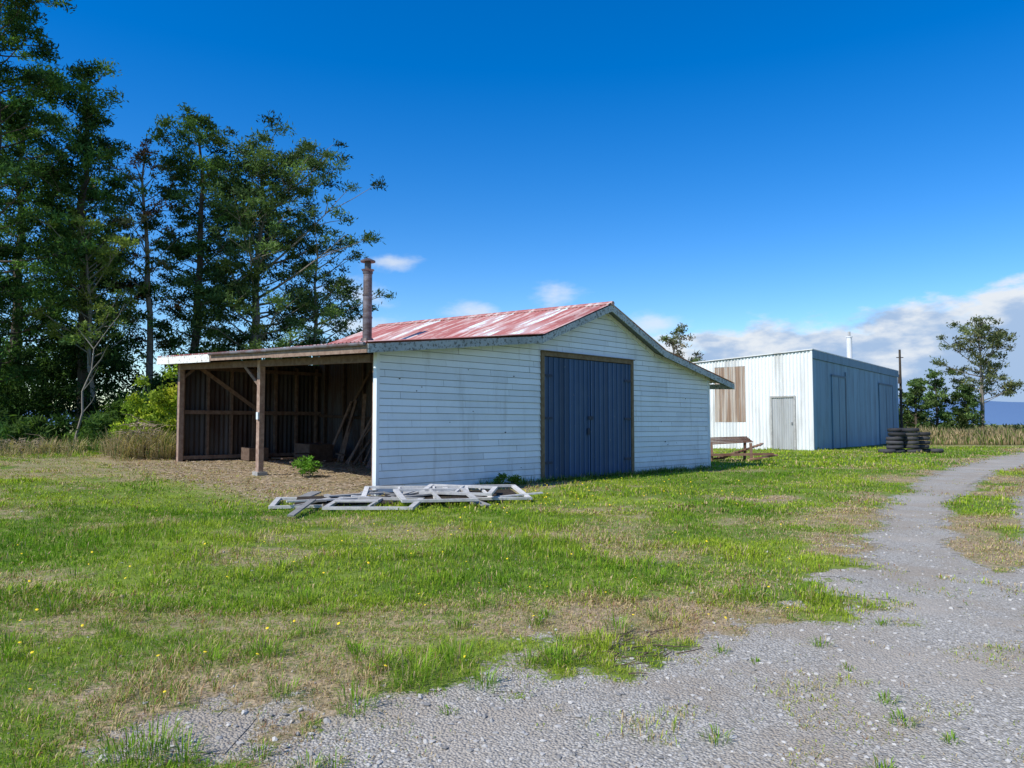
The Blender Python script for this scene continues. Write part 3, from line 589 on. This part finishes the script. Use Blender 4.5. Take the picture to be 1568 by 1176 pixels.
tree('eucalyptus_tree',-10.6,50,7.6,2.2,.2,roundP,30,leaf=(.2,.07),per=80,cr=.55,cols=EC,tr=.13,rise=(.2,.8),dead=.1)
def bush(name,x,y,rx,ry,h,n,per,leaf,cols,cr=.5,stems=6,bark=None,cv=.25,flat=.8,z=None):
    C=[];paths=[]
    z0=float(gh(x,y)) if z is None else z
    for i in range(n):
        d=rng.normal(0,1,3);d/=np.linalg.norm(d);d[2]=abs(d[2]); r=rng.uniform(.35,1)
        c=np.array([x+d[0]*rx*r,y+d[1]*ry*r,z0+.15+d[2]*(h-cr*.7)*r*rng.uniform(.8,1.05)]); C.append(c)
        if i<stems: paths.append((np.array([[x+d[0]*.2,y+d[1]*.2,z0-.1],[x+d[0]*rx*.4,y+d[1]*ry*.4,z0+c[2]*.5-z0*.5],c]),[.05,.035,.012] if h>1 else [.012,.008,.004]))
    LP,LC=leaves(C,cr*rng.uniform(.6,1.15,len(C)),per,leaf[0],leaf[1],cols,flat,cv,.3)
    return assemble(name,paths,LP,LC,bark or m_bark)
C=[];R=[]
for i in range(600):
    x=rng.uniform(-36,-7.5); y=rng.uniform(37,47)+(0 if x<-14 else 3); top_=(2.4+5.0*vn(x,y*.3,3.0,2,2)*1.25)*(1. if x<-13 else .7); C.append((x,y,.3+top_*rng.random()**.7));R.append(rng.uniform(.5,1.1))
LP,LC=leaves(C,R,110,.30,.10,((.035,.07,.025),(.05,.10,.03),(.07,.125,.035),(.03,.06,.022)),.8,.3)
assemble('undergrowth',[],LP,LC,m_bark)
FC=((.11,.19,.04),(.14,.22,.045),(.08,.14,.03))
bush('fern_bush',-18.5,35.5,3.2,1.6,3.0,50,130,(.4,.07),FC,.6)
bush('fern_bush',-24.5,33.8,3.4,1.5,2.8,44,120,(.35,.07),((.05,.09,.03),(.04,.08,.025)),.6)
bush('fern_bush',-21.2,32.7,2.3,1.2,2.0,36,120,(.35,.07),((.05,.10,.03),(.08,.13,.035)),.5)
bush('fern_bush',-16.6,32.0,1.7,1.0,1.9,30,120,(.35,.07),((.05,.10,.03),(.07,.12,.03)),.5)
bush('fern_bush',-15.0,34.5,1.8,1.4,3.6,34,120,(.35,.08),((.12,.20,.035),(.09,.15,.035)),.55)
bush('golden_shrub',-12.7,29.2,1.35,1.2,5.2,54,95,(.15,.08),((.46,.46,.05),(.38,.43,.05),(.26,.34,.04)),.42,12)
bush('golden_shrub',-14.2,28.8,1.25,.9,3.2,36,95,(.15,.08),((.40,.47,.05),(.30,.38,.05),(.20,.29,.04)),.42)
bush('weed_plant',*W(.9,4.5,0)[:2],.42,.3,.6,20,34,(.11,.045),((.13,.27,.04),(.17,.32,.05)),.15,8)
bush('weed_plant',*gp(775,745),.4,.3,.28,10,50,(.12,.03),((.13,.23,.04),),.13,3)
def brush(name,x,y,rx,ry,h,n,bark,L=(.6,1.8)):
    paths=[]
    for i in range(n):
        a=rng.uniform(0,6.28);r=rng.random()**.5;px=x+rx*r*math.cos(a);py=y+ry*r*math.sin(a);zg=float(gh(px,py));z0=zg+h*(1-r*r)*rng.random();
        b=rng.uniform(0,6.28);l=rng.uniform(*L);e=rng.normal(.05,.3); p=np.array([px,py,z0+.03])
        m_=p+np.array([math.cos(b)*l*.5,math.sin(b)*l*.5,l*.5*e+.05]);q=p+np.array([math.cos(b+.3)*l,math.sin(b+.3)*l,l*e*.7]); q[2]=max(q[2],zg+.02); m_[2]=max(m_[2],zg+.03); paths.append((np.array([p,m_,q]),[.014,.010,.004]))
    tv,tf=tubes_np(paths,4); np_mesh(name,tv,tf,[bark],col=np.repeat(rng.uniform(.4,1.3,(len(paths),1)),12,0)*np.ones((1,3)))
m_dead=plain('dead_wood',(.36,.28,.19),.9,.3)
brush('brush_heap',-12.9,26.2,1.0,.8,1.3,480,m_dead,(.2,.8)); brush('brush_heap',-18.4,28.4,2.0,.8,.5,360,m_dead,(.2,.9))
cl=[(random.gauss(-12.9,.55),random.gauss(26.1,.4),random.uniform(.9,2.1)) for _ in range(46)]+[(random.gauss(-18.3,1.3),random.gauss(28.2,.5),random.uniform(.6,1.3)) for _ in range(60)]+[(random.uniform(-21,-12),random.uniform(24,28),random.uniform(.2,.6)) for _ in range(50)]
V,C=clump_grass(cl,.55,(.12,.18,.05),per=60,rad=.3,w=.010,straw=.85); np_mesh('dry_grass_mound',V,np.arange(len(V)).reshape(-1,4),[m_grass],col=C)
mb=MB()
for (x,y,h,lx) in [(-19.8,34,5.8,1.3)]:
    pts=[(x+lx*(k/6)**1.6+random.gauss(0,.1),y,.2+h*k/6) for k in range(7)]; mb.tube(pts,[.07*(1-k/7.5) for k in range(7)],6)
    for k in range(2,7):
        a=random.choice([-1,1]); p=pts[k]; mb.tube([p,(p[0]+a*.4,p[1],p[2]+.5),(p[0]+a*.8,p[1]-.2,p[2]+1.1)],[.028,.016,.006],5)
mb.build('bare_sapling',m_palebark)
tree('eucalyptus_tree',45.5,73,10.8,3.5,.32,roundP,36,leaf=(.3,.10),per=65,cr=.7,cols=((.14,.16,.07),(.17,.18,.08),(.11,.14,.06)),tr=.2,rise=(.3,.8),bark=m_palebark)
tree('eucalyptus_tree',15.6,71,10.6,2.6,.3,roundP,28,leaf=(.3,.10),per=60,cr=.6,cols=((.15,.16,.09),(.13,.17,.06),(.18,.15,.10)),tr=.2,rise=(.3,.8),bark=m_palebark,dead=.15)
for x,y,h,r_ in [(38.6,72,6.0,1.9),(41.3,73,6.6,2.2),(36.9,74,4.4,1.5),(43.6,72,5.4,1.8)]:
    tree('pine_tree',x,y,h,r_*1.25,.04,lambda s:1.05*(1-s)**.6,34,leaf=(.3,.12),per=70,cr=.55,cols=((.09,.15,.045),(.08,.13,.04),(.12,.17,.055)),tr=.12,rise=(.2,.5))
C=[];R=[]
for i in range(320):
    x=rng.uniform(31,75);C.append((x,rng.uniform(76,84),rng.uniform(.2,3.0 if x<46 else 1.3)));R.append(rng.uniform(.6,1.0 if x<46 else .8))
LP,LC=leaves(C,R,50,.4,.14,((.09,.13,.045),(.12,.15,.05),(.14,.15,.07)),.8,.3); assemble('distant_hedge',[],LP,LC,m_bark)
N=24000; X=rng.uniform(32,66,N);Y=rng.uniform(58,72,N)+ (X-32)*.05; k=(sdist(X,Y,ROAD)<-1.2); X=X[k];Y=Y[k];N=len(X); cl_=vn(X,Y,2.,3,3); L=(.3+1.8*cl_*rng.random(N)); a=rng.random(N)*6.28;ti=rng.random(N)*.5; w=.05
P=np.empty((N,4,3));H=gh(X,Y);P[:,0]=np.stack([X,Y,H],1);P[:,2]=np.stack([X+np.cos(a)*L*ti,Y+np.sin(a)*L*ti,H+L],1);P[:,1]=np.stack([X+np.cos(a)*L*ti*.4+w,Y,H+L*.55],1);P[:,3]=np.stack([X+np.cos(a)*L*ti*.4-w,Y,H+L*.55],1)
c0=np.where((rng.random(N)<.28)[:,None],np.array([.15,.20,.05]),np.array([.44,.34,.19]))*(.6+.7*rng.random(N))[:,None]
np_mesh('dry_grass_bank',P.reshape(-1,3),np.arange(4*N).reshape(-1,4),[m_grass],col=np.repeat(c0,4,0))
hx=np.linspace(-5000,9000,180); hh=80+170*vn(hx,hx*0,1700,3,4)*ss(-2500,2800,hx)+10
V=np.concatenate([np.stack([hx,np.full(180,4200.),np.full(180,-5.)],1),np.stack([hx,np.full(180,4600.),hh],1),np.stack([hx,np.full(180,5600.),hh*0-5],1)]); i=np.arange(179)
F=np.concatenate([np.stack([i,i+1,i+181,i+180],1),np.stack([i+180,i+181,i+361,i+360],1)]); mh=plain('hazy_hill',(.10,.18,.32),1,.15); np_mesh('hills',V,F,[mh],smooth=True,col=np.ones((540,3)))
# ------------------------------------------------------------ light + sky
sv=Vector((-.792,-.61,0)).normalized(); el=math.radians(47); S=Vector((sv.x*math.cos(el),sv.y*math.cos(el),math.sin(el)))
L=bpy.data.lights.new('sun','SUN');L.energy=5.0;L.angle=math.radians(.5);L.color=(1,.955,.87);lo=bpy.data.objects.new('sun',L);lo.rotation_euler=S.to_track_quat('Z','Y').to_euler();link(lo)
w=bpy.data.worlds.new('World');sc.world=w;w.use_nodes=True;nt=w.node_tree;bg=nt.nodes['Background']
class WM(M):
    def __init__(s): s.t=nt; s.tc=s.n('ShaderNodeTexCoord').outputs['Generated']
q=WM(); sky=q.n('ShaderNodeTexSky',sky_type='NISHITA');sky.sun_disc=False;sky.sun_elevation=el;sky.sun_rotation=math.atan2(sv.x,sv.y);sky.altitude=50;sky.air_density=1.0;sky.dust_density=.1;sky.ozone_density=3.
hs=q.n('ShaderNodeHueSaturation');hs.inputs['Saturation'].default_value=1.46;hs.inputs['Value'].default_value=1.65;hs.inputs['Hue'].default_value=.510;q.set(hs.inputs['Color'],sky.outputs[0])
sep=q.n('ShaderNodeSeparateXYZ');q.set(sep.inputs[0],q.tc); az=q.math('ARCTAN2',sep.outputs[0],sep.outputs[1]); elv=sep.outputs[2]
nv=q.vec((1,1,2.4)); n1=q.noise(9,8,.58,nv); n2=q.noise(26,5,.6,nv)
nn=q.math('ADD',q.math('MULTIPLY',q.math('SUBTRACT',n1,.5),1.),q.math('MULTIPLY',q.math('SUBTRACT',n2,.5),.35))
topl=q.math('ADD',q.math('MULTIPLY',az,.12),.094)
m1=q.math('MULTIPLY',q.math('SUBTRACT',topl,elv),14.); m1=q.math('MINIMUM',m1,.7); m1=q.math('ADD',m1,q.math('MULTIPLY',nn,2.1))
m1=q.ramp(m1,-.06,.44); m1=q.math('MULTIPLY',m1,q.ramp(az,.06,.2))
mask=m1
for (a0,e0,ra,re) in [(-.155,.210,.045,.013),(-.205,.163,.06,.022),(-.05,.150,.055,.020),(.055,.165,.05,.020),(.19,.13,.06,.02),(-.22,.13,.1,.02)]:
    da_=q.math('DIVIDE',q.math('SUBTRACT',az,a0),ra);de=q.math('DIVIDE',q.math('SUBTRACT',elv,e0),re)
    rr=q.math('SQRT',q.math('ADD',q.math('MULTIPLY',da_,da_),q.math('MULTIPLY',de,de))); mm=q.ramp(q.math('ADD',q.math('SUBTRACT',1.,rr),q.math('MULTIPLY',nn,2.8)),.0,1.15); mask=q.math('MAXIMUM',mask,q.math('MULTIPLY',mm,.72))
cf=q.math('ADD',q.noise(14,5,.55,nv),q.math('MULTIPLY',q.math('SUBTRACT',elv,q.math('SUBTRACT',topl,.03)),3.))
cc=q.mix(q.ramp(cf,.36,.60),(3.6,5.0,7.2),(7.4,7.9,8.5))
fin=q.mix(mask,hs.outputs[0],cc); q.set(bg.inputs[0],fin); bg.inputs[1].default_value=.108
cam=bpy.data.cameras.new('camera');cam.lens=26.4;cam.sensor_width=36;cam.clip_start=.1;cam.clip_end=12000
co=bpy.data.objects.new('camera',cam);co.location=(0,0,1.6);co.rotation_euler=(math.radians(93.09),0,0);link(co);sc.camera=co
